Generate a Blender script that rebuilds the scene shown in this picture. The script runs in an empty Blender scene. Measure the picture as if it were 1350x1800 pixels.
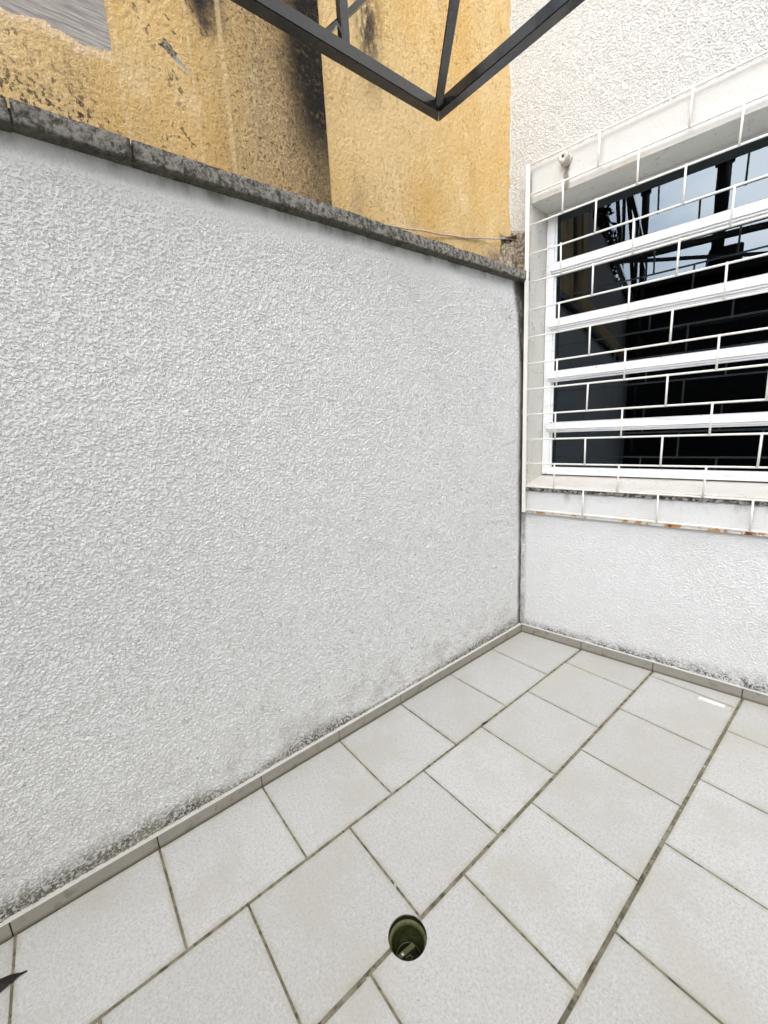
import bpy, bmesh, math, random
import numpy as np
from mathutils import Vector, Matrix
random.seed(7); rng = np.random.default_rng(7)
sc = bpy.context.scene
col = sc.collection

# ------------------------------------------------------------------ camera
cam_d = bpy.data.cameras.new('camera'); cam = bpy.data.objects.new('camera', cam_d); col.objects.link(cam)
RIGHT = Vector((0.62713, 0.77697, -0.05503)); DOWN = Vector((0.12327, -0.16876, -0.97792)); FWD = Vector((-0.76910, 0.60650, -0.20161))
CPOS = Vector((1.5773, -2.4584, 1.5188))
M4 = Matrix.Identity(4)
for r in range(3):
    M4[r][0] = RIGHT[r]; M4[r][1] = -DOWN[r]; M4[r][2] = -FWD[r]; M4[r][3] = CPOS[r]
cam.matrix_world = M4
cam_d.sensor_fit = 'VERTICAL'; cam_d.sensor_height = 24.0; cam_d.lens = 24.0 * 723.37 / 1800.0
cam_d.clip_start = 0.02; cam_d.clip_end = 2000
sc.camera = cam
# ------------------------------------------------------------------ world, sun, exposure
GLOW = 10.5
SUN_EL, SUN_AZ = math.radians(52), math.radians(124)      # azimuth measured from +Y towards +X
w = bpy.data.worlds.new('World'); sc.world = w; w.use_nodes = True
nt = w.node_tree; nt.nodes.clear()
o_ = nt.nodes.new('ShaderNodeOutputWorld'); bg = nt.nodes.new('ShaderNodeBackground')
sky = nt.nodes.new('ShaderNodeTexSky'); sky.sky_type = 'NISHITA'; sky.sun_disc = False
sky.sun_elevation = SUN_EL; sky.sun_rotation = SUN_AZ
tc = nt.nodes.new('ShaderNodeTexCoord'); mp = nt.nodes.new('ShaderNodeMapping'); mp.inputs['Scale'].default_value = (1, 1, 2.2)
nz = nt.nodes.new('ShaderNodeTexNoise'); nz.inputs['Scale'].default_value = 2.6; nz.inputs['Detail'].default_value = 7; nz.inputs['Roughness'].default_value = .55
rp = nt.nodes.new('ShaderNodeValToRGB'); rp.color_ramp.elements[0].position = .36; rp.color_ramp.elements[0].color = (.25,)*3+(1,)
rp.color_ramp.elements[1].position = .60; rp.color_ramp.elements[1].color = (.97,)*3+(1,)
mx = nt.nodes.new('ShaderNodeMix'); mx.data_type = 'RGBA'
mx.inputs[7].default_value = (9.5, 9.3, 8.9, 1)          # cloud, in the sky texture's own units
nt.links.new(tc.outputs['Generated'], mp.inputs[0]); nt.links.new(mp.outputs[0], nz.inputs['Vector']); nt.links.new(nz.outputs[0], rp.inputs[0])
nt.links.new(rp.outputs[0], mx.inputs[0]); nt.links.new(sky.outputs[0], mx.inputs[6])
# added bright sky patch behind the camera, brightens the window reflection
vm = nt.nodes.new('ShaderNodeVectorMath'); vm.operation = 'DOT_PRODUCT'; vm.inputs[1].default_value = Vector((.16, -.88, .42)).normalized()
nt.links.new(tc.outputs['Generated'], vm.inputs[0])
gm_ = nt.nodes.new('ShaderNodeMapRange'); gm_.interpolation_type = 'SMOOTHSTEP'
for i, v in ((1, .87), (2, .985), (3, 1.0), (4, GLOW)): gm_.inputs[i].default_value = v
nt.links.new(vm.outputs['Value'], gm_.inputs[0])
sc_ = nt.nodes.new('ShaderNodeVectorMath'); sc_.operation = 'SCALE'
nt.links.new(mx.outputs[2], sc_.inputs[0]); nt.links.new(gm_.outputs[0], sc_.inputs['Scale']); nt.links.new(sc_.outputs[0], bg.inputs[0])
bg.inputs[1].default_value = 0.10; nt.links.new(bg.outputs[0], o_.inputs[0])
sl = bpy.data.lights.new('sun', 'SUN'); so = bpy.data.objects.new('sun', sl); col.objects.link(so)
sl.energy = 1.35; sl.angle = math.radians(30); sl.color = (1, .965, .91)
sd = Vector((math.sin(SUN_AZ)*math.cos(SUN_EL), math.cos(SUN_AZ)*math.cos(SUN_EL), math.sin(SUN_EL)))
so.rotation_euler = sd.to_track_quat('Z', 'Y').to_euler()
sc.view_settings.view_transform = 'Standard'; sc.view_settings.look = 'None'; sc.view_settings.gamma = 1; sc.view_settings.exposure = 0.22

# ------------------------------------------------------------------ frames
TH = 0.14975
U = Vector((math.cos(TH), math.sin(TH), 0)); N = Vector((math.sin(TH), -math.cos(TH), 0))   # house front: along it / out of it
def F(t, n, z): return U*t + N*n + Vector((0, 0, z))
G0 = -0.012                                             # house stucco plane

# ------------------------------------------------------------------ materials
class NT:
    def __init__(s, name):
        s.m = bpy.data.materials.new(name); s.m.use_nodes = True; s.t = s.m.node_tree
        s.b = s.t.nodes['Principled BSDF']; s.out = s.t.nodes['Material Output']
        s.tc = s.t.nodes.new('ShaderNodeTexCoord'); s.P = s.tc.outputs['Object']
    def n(s, k, **kw):
        nd = s.t.nodes.new(k)
        for a, v in kw.items():
            if a.startswith('i_'): nd.inputs[a[2:]].default_value = v
            else: setattr(nd, a, v)
        return nd
    def L(s, a, b): s.t.links.new(a, b)
    def noise(s, scale, detail=3, rough=.5, vec=None, dist=0, stretch=None):
        nd = s.n('ShaderNodeTexNoise', i_Scale=scale, i_Detail=detail, i_Roughness=rough, i_Distortion=dist)
        v = vec or s.P
        if stretch:
            mp = s.n('ShaderNodeMapping'); mp.inputs['Scale'].default_value = stretch; s.L(v, mp.inputs[0]); v = mp.outputs[0]
        s.L(v, nd.inputs['Vector']); return nd.outputs[0]
    def math(s, op, a, b=0., c=0.):
        nd = s.n('ShaderNodeMath', operation=op)
        for i, x in enumerate((a, b, c)):
            if hasattr(x, 'links'): s.L(x, nd.inputs[i])
            else: nd.inputs[i].default_value = x
        return nd.outputs[0]
    def sm(s, x, a, b, lo=0., hi=1.):
        nd = s.n('ShaderNodeMapRange', interpolation_type='SMOOTHSTEP')
        for i, v in ((0, x), (1, a), (2, b), (3, lo), (4, hi)):
            if hasattr(v, 'links'): s.L(v, nd.inputs[i])
            else: nd.inputs[i].default_value = v
        return nd.outputs[0]
    def mix(s, f, a, b, blend='MIX'):
        nd = s.n('ShaderNodeMix', data_type='RGBA', blend_type=blend)
        for i, v in ((0, f), (6, a), (7, b)):
            if hasattr(v, 'links'): s.L(v, nd.inputs[i])
            else: nd.inputs[i].default_value = v if i == 0 else (tuple(v)+(1,) if len(v) == 3 else v)
        return nd.outputs[2]
    def xyz(s):
        nd = s.n('ShaderNodeSeparateXYZ'); s.L(s.P, nd.inputs[0]); return nd.outputs
    def col(s, c): 
        if hasattr(c, 'links'): s.L(c, s.b.inputs['Base Color'])
        else: s.b.inputs['Base Color'].default_value = tuple(c)+(1,)
    def rough(s, v):
        if hasattr(v, 'links'): s.L(v, s.b.inputs['Roughness'])
        else: s.b.inputs['Roughness'].default_value = v
    def bump(s, h, dist=.002, strength=1):
        nd = s.n('ShaderNodeBump', i_Distance=dist, i_Strength=strength); s.L(h, nd.inputs['Height']); s.L(nd.outputs[0], s.b.inputs['Normal'])
    def disp(s, h, scale, mid=.5):
        nd = s.n('ShaderNodeDisplacement', i_Scale=scale, i_Midlevel=mid); s.L(h, nd.inputs['Height']); s.L(nd.outputs[0], s.out.inputs['Displacement'])
        s.m.displacement_method = 'BOTH'
def rgb(r, g, b):
    f = lambda c: ((c/255+.055)/1.055)**2.4 if c > 10 else c/255/12.92
    return (f(r), f(g), f(b))

def plaster_height(s, scale, fine=True, stretch=None):
    wv = s.noise(scale*.35, 1, .5)
    a = s.noise(scale, 1.3, .5, dist=.12)
    h = s.sm(a, .40, .60)
    b = s.noise(scale*2.3, 2, .5)
    h = s.math('ADD', s.math('MULTIPLY', h, .80), s.math('MULTIPLY', b, .30))
    return s.math('MULTIPLY', h, s.sm(wv, .2, .8, .7, 1.15))

def m_left_wall():
    s = NT('white_roughcast'); X, Y, Z = s.xyz()
    h = plaster_height(s, 116)
    wob = s.noise(2.5, 3)
    # smoother render just below the coping and along the inner corner
    top = s.sm(s.math('ADD', Z, s.math('MULTIPLY', wob, .12)), 2.27, 2.40, 1, .05)
    corner = s.sm(s.math('ADD', Y, s.math('MULTIPLY', s.noise(9, 3), .02)), -.045, -.02, 1, .12)
    far = s.sm(Y, -2.0, -.4, .92, 1.05)
    k = s.math('MULTIPLY', s.math('MULTIPLY', top, corner), far)
    hh = s.math('MULTIPLY', h, k)
    s.disp(hh, .0062, .3)
    base = s.mix(s.noise(1.4, 4), (.74, .745, .742), (.79, .795, .792))
    base = s.mix(s.sm(s.noise(5, 5, .6), .5, .8, 0, .18), base, (.60, .60, .56))
    # hollows slightly darker than the raised grain
    hollow = s.sm(h, .15, .5, 1, 0)
    base = s.mix(s.math('MULTIPLY', hollow, .10), base, (.42, .42, .40))
    # mould creeping up from the skirting, in patches
    A = s.math('ADD', s.sm(Y, -2.02, -2.32, .0, .088), s.sm(s.math('ABSOLUTE', s.math('ADD', Y, 1.70)), .05, .36, .08, 0))
    A = s.math('ADD', s.math('ADD', A, s.sm(Y, -1.1, .0, .015, .10)), s.math('MULTIPLY', s.noise(4.5, 4, .6), .045))
    lim = s.math('ADD', A, .060)
    band = s.math('POWER', s.sm(Z, .052, lim, 1, 0), 1.2)
    vis = s.math('ADD', .42, s.math('MULTIPLY', s.sm(h, .15, .75, 1, 0), .75))
    vis = s.math('MULTIPLY', vis, s.sm(s.noise(30, 5, .65), .30, .55, .45, 1.15))
    mould = s.math('MULTIPLY', band, vis)
    mould = s.math('MAXIMUM', mould, s.math('MULTIPLY', s.sm(Z, .070, .064), s.sm(s.noise(13, 4, .65), .34, .52, .25, 1)))
    mould = s.math('MINIMUM', mould, .97)
    base = s.mix(mould, base, (.048, .043, .024))
    base = s.mix(s.math('MULTIPLY', s.sm(Z, .05, .42, 1, 0), s.sm(s.noise(8, 5, .6), .40, .68, 0, .5)), base, (.40, .38, .31))
    # drips and grime under the coping
    dr = s.noise(9, 5, .65, stretch=(1, 1, .35))
    gr = s.math('MULTIPLY', s.sm(Z, 2.285, 2.342), s.sm(dr, .40, .70, .15, .85))
    base = s.mix(gr, base, (.17, .17, .14))
    # soot and dirt in the corner
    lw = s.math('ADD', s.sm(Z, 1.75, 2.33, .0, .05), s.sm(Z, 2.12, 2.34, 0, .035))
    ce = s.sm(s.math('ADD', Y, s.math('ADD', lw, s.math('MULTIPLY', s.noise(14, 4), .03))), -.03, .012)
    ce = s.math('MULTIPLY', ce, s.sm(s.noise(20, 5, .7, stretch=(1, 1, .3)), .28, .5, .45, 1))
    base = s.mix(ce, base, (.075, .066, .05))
    s.col(base); s.rough(.52); s.b.inputs['Specular IOR Level'].default_value = .45
    return s.m

def m_house():
    s = NT('white_house_roughcast'); X, Y, Z = s.xyz()
    h = plaster_height(s, 110)
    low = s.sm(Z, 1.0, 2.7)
    k = s.math('MULTIPLY', s.sm(Z, .78, .91, 1, .12), s.sm(Z, .02, .09, .5, 1)); k = s.math('MAXIMUM', k, s.sm(Z, 2.4, 2.5))
    s.disp(s.math('MULTIPLY', s.math('MULTIPLY', h, k), s.sm(Z, 1, 2.7, 1.15, 1.3)), .0050, .3)
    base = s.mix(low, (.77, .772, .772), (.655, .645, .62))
    base = s.mix(s.sm(s.noise(4, 5, .6), .45, .75, 0, .22), base, (.66, .64, .58))
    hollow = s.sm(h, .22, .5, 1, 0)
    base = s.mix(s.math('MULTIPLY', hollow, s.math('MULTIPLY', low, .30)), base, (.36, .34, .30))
    A = s.math('ADD', s.sm(X, .35, 1.3, .04, .10), s.math('MULTIPLY', s.noise(5, 4, .6), .06))
    band = s.math('POWER', s.sm(Z, .055, s.math('ADD', .06, A), 1, 0), 1.2)
    vis = s.math('ADD', .35, s.math('MULTIPLY', s.sm(h, .15, .75, 1, 0), .6))
    vis = s.math('MULTIPLY', vis, s.sm(s.noise(24, 5, .65), .32, .58, .3, 1.15))
    mould = s.math('MINIMUM', s.math('MAXIMUM', s.math('MULTIPLY', band, vis), s.math('MULTIPLY', s.sm(Z, .074, .066), s.sm(s.noise(12, 4, .65), .38, .56, .1, .9))), .95)
    base = s.mix(mould, base, (.07, .066, .050))
    s_ = s.math('MULTIPLY', s.sm(X, .0, .03, 1, 0), s.sm(s.noise(20, 5, .7, stretch=(1, 1, .2)), .35, .6, .1, .7))
    s_ = s.math('MULTIPLY', s_, s.sm(Z, 2.5, 2.6, 1, 0))
    base = s.mix(s_, base, (.16, .15, .13))
    mm = s.math('MULTIPLY', s.sm(s.math('ADD', X, s.math('MULTIPLY', s.noise(22, 4, .6), .05)), .045, .025), s.math('MULTIPLY', s.sm(s.math('ADD', Z, s.math('MULTIPLY', s.noise(16, 4), .08)), 2.70, 2.67), s.sm(Z, 2.36, 2.40)))
    base = s.mix(mm, base, s.mix(s.sm(s.noise(60, 4, .7), .4, .6), (.15, .12, .09), (.42, .355, .27)))
    s.col(base); s.rough(.75); s.b.inputs['Specular IOR Level'].default_value = .3
    return s.m

def m_ochre(kind):
    s = NT('ochre_render_' + kind); X, Y, Z = s.xyz()
    a = s.noise(58, 3, .6, dist=.2); fine = s.noise(120, 3, .6)
    h = s.math('ADD', s.math('MULTIPLY', s.sm(a, .34, .66), .6), s.math('MULTIPLY', fine, .6))
    c1, c2 = (.72, .465, .175), (.78, .57, .29)
    base = s.mix(s.sm(s.noise(2.6, 5, .6, stretch=(1, 1, .55)), .35, .65), c1, c2)
    base = s.mix(s.sm(s.noise(7, 5, .65, stretch=(1, 1, .6)), .50, .78, 0, .38), base, (.50, .35, .18))
    base = s.mix(s.sm(s.noise(5, 5, .6, stretch=(1, 1.2, .8)), .52, .68, 0, .6), base, (.88, .68, .40))
    pit = s.math('MULTIPLY', s.sm(s.noise(62, 2, .5, stretch=(1, 1, .8)), .595, .66), s.sm(s.noise(4.5, 4, .6), .34, .60))
    if kind == 'right':
        base = s.mix(s.math('MULTIPLY', pit, .45), base, (.24, .165, .09))
        # dark run at the top and grime by the joint
        d = s.math('MULTIPLY', s.sm(s.math('ABSOLUTE', s.math('ADD', Y, s.math('ADD', 1.02, s.math('MULTIPLY', s.noise(5, 3), .1)))), .01, .10, 1, 0), s.sm(Z, 2.85, 3.25))
        d = s.math('MULTIPLY', d, s.sm(s.noise(24, 5, .65, stretch=(1, 1, .4)), .30, .56))
        base = s.mix(d, base, (.06, .05, .04))
        g2 = s.math('MULTIPLY', s.sm(Z, 2.75, 2.45), s.sm(s.noise(8, 5, .65), .46, .72, 0, .55))
        base = s.mix(g2, base, (.40, .31, .20))
        # crumbling grey mortar next to the house corner
        gm = s.math('MULTIPLY', s.sm(s.math('ADD', Y, s.math('MULTIPLY', s.noise(16, 4, .6), .12)), -.07, -.045), s.sm(s.math('ADD', Z, s.math('MULTIPLY', s.noise(18, 3), .05)), 2.66, 2.645))
        gm = s.math('MAXIMUM', gm, s.math('MULTIPLY', s.sm(s.math('ADD', Y, s.math('MULTIPLY', s.noise(30, 4, .6), .25)), -.20, -.05), s.sm(Z, 2.56, 2.48, 0, .85)))
        base = s.mix(gm, base, s.mix(s.sm(s.noise(80, 4, .7), .4, .6), (.13, .105, .08), (.42, .35, .26)))
        lap = s.math('ADD', Y, s.math('MULTIPLY', s.math('SUBTRACT', s.noise(9, 5, .65), .5), .10))
        base = s.mix(s.math('MULTIPLY', s.sm(lap, -.022, -.018), s.sm(Z, 2.70, 2.72)), base, (.77, .75, .70))
    else:
        base = s.mix(s.math('MULTIPLY', pit, .85), base, (.11, .085, .055))
        # soot: grows towards the return, thick and black at the edge
        sy = s.math('ADD', Y, s.math('MULTIPLY', s.math('SUBTRACT', s.noise(3.0, 4, .6, stretch=(1, 1, .4)), .5), .34))
        f1 = s.sm(sy, -1.92, -1.56, 0, .85)
        gr = s.sm(s.noise(85, 4, .7, stretch=(1, 1, .8)), .36, .60, .42, .9)
        base = s.mix(s.math('MULTIPLY', f1, gr), base, (.25, .185, .115))
        base = s.mix(s.math('MULTIPLY', s.sm(f1, .1, .5), s.sm(s.noise(105, 3, .65), .57, .64, 0, .8)), base, (.07, .05, .03))
        f2 = s.math('MULTIPLY', s.sm(sy, -1.60, -1.37), s.sm(Z, 2.50, 2.80, .45, 1))
        base = s.mix(s.math('MULTIPLY', f2, s.sm(s.noise(40, 4, .7), .25, .5, .72, 1)), base, (.022, .018, .015))
        f3 = s.math('MULTIPLY', s.sm(s.math('ABSOLUTE', s.math('ADD', Y, 1.79)), .02, .10, 1, 0), s.sm(s.math('ADD', Z, s.math('MULTIPLY', s.noise(9, 4, .6), .4)), 3.00, 3.20))
        base = s.mix(f3, base, (.05, .04, .035))
        # speckled grime low down on the left
        lo = s.math('MULTIPLY', s.sm(Y, -2.10, -2.20), s.sm(Z, 2.70, 2.45, .15, 1))
        sp = s.sm(s.noise(75, 4, .62, stretch=(1, 1, .8)), .52, .60)
        base = s.mix(s.math('MULTIPLY', lo, sp), base, (.10, .075, .05))
        # runs of thinner paint
        for y0, wd in ((-2.085, .008), (-1.745, .012), (-1.86, .006)):
            ln = s.sm(s.math('ABSOLUTE', s.math('ADD', Y, s.math('ADD', -y0, s.math('MULTIPLY', s.math('SUBTRACT', s.noise(2, 2), .5), .02)))), wd*.4, wd, .55, 0)
            base = s.mix(ln, base, (.80, .62, .36))
        # bare patch of grey combed mortar
        bl = s.math('ADD', s.math('MULTIPLY', s.math('ADD', Y, 2.085), -.02), 2.685)
        jag = s.math('MULTIPLY', s.math('SUBTRACT', s.noise(11, 5, .6), .5), .10)
        pm = s.math('MULTIPLY', s.sm(s.math('SUBTRACT', s.math('ADD', Z, jag), bl), .0, .006), s.sm(s.math('ADD', Y, s.math('MULTIPLY', jag, .06)), -2.098, -2.102))
        comb = s.noise(1.0, 3, .6, stretch=(1, 9, 150))
        gcol = s.mix(s.sm(comb, .35, .65), (.34, .31, .29), (.52, .485, .46))
        base = s.mix(pm, base, gcol)
        h = s.mix(pm, h, comb)
        ring = s.math('MULTIPLY', s.sm(s.math('SUBTRACT', s.math('ADD', Z, jag), bl), -.035, -.005), s.sm(s.math('SUBTRACT', s.math('ADD', Z, jag), bl), .004, .0, 0, .7))
        base = s.mix(s.math('MULTIPLY', ring, s.sm(Y, -2.09, -2.11)), base, (.90, .70, .48))
        # chipped spot with grey filler
        wb = s.math('MULTIPLY', s.math('SUBTRACT', s.noise(28, 4, .6), .5), .035)
        uu = s.math('ADD', s.math('MULTIPLY', s.math('ADD', Y, 1.912), .82), s.math('MULTIPLY', s.math('SUBTRACT', Z, 2.766), -.57))
        vv_ = s.math('ADD', s.math('ADD', s.math('MULTIPLY', s.math('ADD', Y, 1.912), .57), s.math('MULTIPLY', s.math('SUBTRACT', Z, 2.766), .82)), wb)
        wd = s.sm(uu, -.05, .055, .017, .004)
        inside = s.math('MULTIPLY', s.sm(s.math('SUBTRACT', wd, s.math('ABSOLUTE', vv_)), .0, .0015), s.math('MULTIPLY', s.sm(s.math('ADD', uu, wb), -.050, -.047), s.sm(uu, .056, .052)))
        cc = s.mix(s.sm(uu, -.002, .004), s.mix(s.sm(s.noise(90, 4, .7), .42, .58), (.05, .035, .03), (.34, .29, .24)), (.42, .42, .39))
        base = s.mix(inside, base, cc)
    s.disp(h, .0036, .4)
    s.col(base); s.rough(.85); s.b.inputs['Specular IOR Level'].default_value = .2
    return s.m

def m_coping():
    s = NT('weathered_concrete'); X, Y, Z = s.xyz()
    a = s.noise(55, 6, .72); b = s.noise(110, 4, .7)
    base = s.mix(s.sm(a, .38, .60), (.085, .078, .066), (.46, .435, .39))
    base = s.mix(s.sm(s.noise(14, 3, .6), .56, .70, 0, .6), base, (.075, .066, .052))
    base = s.mix(s.sm(b, .60, .72), base, (.48, .46, .42))
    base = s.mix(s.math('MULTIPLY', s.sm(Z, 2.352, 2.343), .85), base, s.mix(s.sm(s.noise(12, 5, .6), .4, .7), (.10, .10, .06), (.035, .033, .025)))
    s.col(base); s.rough(.9)
    s.bump(s.math('ADD', a, s.math('MULTIPLY', b, .6)), .012)
    return s.m

def m_plain(name, c, rough=.5, metal=0, dirt=None, dscale=20, dlo=.5, dhi=.7, bump=0, bscale=120, damt=1, stretch=None):
    s = NT(name); base = c
    if dirt is not None:
        base = s.mix(s.sm(s.noise(dscale, 5, .65, stretch=stretch), dlo, dhi, 0, damt), c, dirt)
    s.col(base); s.rough(rough); s.b.inputs['Metallic'].default_value = metal
    if bump: s.bump(s.noise(bscale, 4, .6), bump)
    return s.m

def m_tile():
    s = NT('speckled_floor_tile')
    at = s.n('ShaderNodeAttribute', attribute_name='tone'); tn = at.outputs['Fac']
    c = s.mix(tn, (.55, .545, .53), (.66, .662, .66))
    f = s.noise(135, 4, .75, dist=.8)
    c = s.mix(s.sm(f, .47, .62, 0, .55), c, (.38, .38, .37))
    c = s.mix(s.sm(f, .46, .30, 0, .45), c, (.78, .775, .76))
    c = s.mix(s.sm(s.noise(300, 2, .6), .66, .74, 0, .6), c, (.30, .29, .28))
    c = s.mix(s.sm(s.noise(2.6, 6, .65), .45, .64, 0, .55), c, (.50, .48, .43))
    c = s.mix(s.sm(s.noise(42, 2, .5), .78, .81, 0, .8), c, (.12, .11, .09))
    c = s.mix(s.sm(s.noise(1.1, 3, .6), .58, .75, 0, .25), c, (.50, .485, .42))
    # stained rim along the joints
    ed = s.n('ShaderNodeAttribute', attribute_name='rim')
    c = s.mix(s.math('MULTIPLY', ed.outputs['Fac'], s.sm(s.noise(14, 4, .6), .38, .6, .1, .6)), c, (.40, .38, .30))
    s.col(c); s.rough(s.sm(s.noise(30, 3), .3, .7, .42, .6)); s.b.inputs['Specular IOR Level'].default_value = .4
    s.bump(f, .0006)
    return s.m
def m_grout():
    s = NT('mossy_grout'); 
    a = s.noise(17, 5, .65)
    c = s.mix(s.sm(a, .36, .62), (.15, .135, .09), (.29, .265, .19))
    c = s.mix(s.sm(s.noise(32, 4, .6), .52, .62, 0, .85), c, (.06, .052, .038))
    c = s.mix(s.sm(s.noise(2.3, 3, .6), .54, .70, 0, .5), c, (.17, .17, .07))
    w_ = s.sm(s.noise(21, 3, .6, dist=.4), .68, .72)
    c = s.mix(w_, c, (.62, .60, .55))
    s.col(c); s.rough(s.sm(a, .3, .7, .35, .8)); s.bump(s.noise(140, 4, .7), .004)
    return s.m
def m_skirt():
    s = NT('grey_brown_skirting_tile'); X, Y, Z = s.xyz()
    c = s.mix(s.noise(7, 4, .6), (.25, .232, .198), (.35, .33, .285))
    c = s.mix(s.sm(s.noise(19, 5, .7), .54, .68, 0, .65), c, (.15, .135, .10))
    c = s.mix(s.sm(Z, .020, .002, 0, .8), c, (.11, .095, .05))
    s.col(c); s.rough(.55); s.bump(s.noise(60, 4), .001)
    return s.m
def m_fillet():
    s = NT('chalky_mortar_ledge')
    c = s.mix(s.sm(s.noise(30, 5, .7), .56, .74), (.68, .67, .64), (.34, .32, .28))
    s.col(c); s.rough(.9); s.bump(s.noise(70, 5, .7), .006); return s.m
def m_band():
    s = NT('painted_smooth_render'); X, Y, Z = s.xyz()
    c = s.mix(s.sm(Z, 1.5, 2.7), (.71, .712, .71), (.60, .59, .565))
    c = s.mix(s.sm(s.noise(6, 5, .65), .46, .72, 0, .35), c, (.58, .555, .50))
    c = s.mix(s.sm(s.noise(42, 5, .7), .62, .72, 0, .5), c, (.36, .33, .28))
    c = s.mix(s.sm(s.noise(150, 3, .6), .54, .66, 0, .25), c, (.40, .37, .33))
    dr = s.noise(13, 5, .6, stretch=(1, 1, .25))
    c = s.mix(s.math('MULTIPLY', s.math('MULTIPLY', s.sm(dr, .52, .70), s.sm(Z, .96, 1.045, 0, .65)), s.sm(Z, 1.5, 1.6, 1, 0)), c, (.22, .20, .17))
    kx = s.math('ABSOLUTE', s.math('ADD', s.math('SUBTRACT', X, .226), s.math('MULTIPLY', s.math('SUBTRACT', s.noise(22, 3), .5), .03)))
    kd = s.math('MULTIPLY', s.math('MULTIPLY', s.sm(kx, .004, .022, 1, 0), s.sm(Z, 2.875, 2.89, 1, 0)), s.sm(Z, 2.5, 2.9, .35, .95))
    c = s.mix(s.math('MULTIPLY', kd, s.sm(Z, 2.0, 2.1)), c, (.16, .13, .10))
    lo = s.math('MULTIPLY', s.sm(Z, 2.80, 2.765), s.sm(Z, 2.5, 2.6))
    c = s.mix(s.math('MULTIPLY', lo, s.sm(s.noise(11, 5, .7), .5, .7, 0, .6)), c, (.45, .30, .16))
    s.col(c); s.rough(.7); s.bump(s.math('ADD', s.noise(16, 4), s.math('MULTIPLY', s.noise(120, 4), .25)), .004)
    return s.m
def m_reveal():
    s = NT('dusty_reveal_render'); X, Y, Z = s.xyz()
    c = s.mix(s.noise(4, 5, .6), (.60, .585, .53), (.71, .695, .64))
    c = s.mix(s.sm(s.noise(23, 5, .7), .60, .72, 0, .6), c, (.34, .31, .26))
    c = s.mix(s.sm(s.math('ABSOLUTE', s.math('SUBTRACT', s.noise(4.5, 3, .55), .5)), .0, .006, .55, 0), c, (.25, .22, .18))
    s.col(c); s.rough(.8); s.bump(s.noise(24, 5), .005); return s.m
def m_sill():
    s = NT('marble_sill'); X, Y, Z = s.xyz()
    c = s.mix(s.noise(3, 4, .6, dist=.6), (.74, .69, .625), (.66, .63, .585))
    c = s.mix(s.sm(s.math('ABSOLUTE', s.math('SUBTRACT', s.noise(5, 4, .6, dist=.5), .5)), 0, .012, .5, 0), c, (.45, .41, .36))
    edge = s.sm(Z, 1.085, 1.079)
    ec = s.mix(s.sm(s.noise(55, 5, .7), .42, .58), (.045, .04, .035), (.40, .37, .33))
    c = s.mix(edge, c, ec)
    s.col(c); s.rough(s.math('ADD', .4, s.math('MULTIPLY', edge, .5))); s.bump(s.noise(60, 4), .0015); return s.m
def m_frame():
    s = NT('aged_white_paint')
    c = s.mix(s.sm(s.noise(1.0, 5, .65, stretch=(5, 5, 60)), .54, .72, 0, .5), (.87, .875, .885), (.52, .51, .50))
    c = s.mix(s.sm(s.noise(34, 4, .6), .69, .73, 0, .85), c, (.16, .14, .12))
    s.col(c); s.rough(.38); s.bump(s.noise(30, 4), .001); return s.m
def m_grille():
    s = NT('cream_painted_steel')
    c = s.mix(s.sm(s.noise(40, 4, .7), .70, .76, 0, .9), (.80, .785, .74), (.30, .14, .06))
    s.col(c); s.rough(.42); return s.m
def m_rust():
    s = NT('rusting_painted_steel')
    a = s.noise(11, 5, .7)
    c = s.mix(s.sm(a, .49, .53), (.74, .72, .68), (.52, .27, .09))
    c = s.mix(s.sm(s.noise(21, 5, .7), .53, .57), c, s.mix(s.sm(a, .50, .54), (.70, .66, .60), (.22, .055, .02)))
    s.col(c); s.rough(.8); s.bump(s.noise(60, 4, .7), .003); return s.m
def m_glass():
    s = NT('dark_window_glass'); t = s.t
    t.nodes.remove(s.b)
    gl = s.n('ShaderNodeBsdfGlossy'); gl.inputs['Roughness'].default_value = .004; gl.inputs['Color'].default_value = (.74, .86, 1, 1)
    tr = s.n('ShaderNodeBsdfTransparent'); tr.inputs['Color'].default_value = (.16, .18, .17, 1)
    mxs = s.n('ShaderNodeMixShader'); lw = s.n('ShaderNodeLayerWeight', i_Blend=.25)
    f = s.sm(lw.outputs['Fresnel'], .0, 1, .068, .9); s.L(f, mxs.inputs[0])
    s.L(tr.outputs[0], mxs.inputs[1]); s.L(gl.outputs[0], mxs.inputs[2]); s.L(mxs.outputs[0], s.out.inputs['Surface'])
    bp = s.n('ShaderNodeBump', i_Distance=.0016, i_Strength=.6); s.L(s.noise(2.2, 1, .4), bp.inputs['Height']); s.L(bp.outputs[0], gl.inputs['Normal'])
    return s.m
def m_steel():
    s = NT('black_painted_steel')
    c = s.mix(s.sm(s.noise(14, 5, .7), .55, .7, 0, .6), (.009, .010, .012), (.035, .02, .016))
    s.col(c); s.rough(s.sm(s.noise(9, 4), .3, .7, .16, .34)); s.b.inputs['Specular IOR Level'].default_value = .8
    s.b.inputs['Coat IOR'].default_value = 1.6; s.b.inputs['Coat Weight'].default_value = .5; s.b.inputs['Coat Roughness'].default_value = .12
    s.bump(s.noise(25, 3), .0008); return s.m

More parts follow.
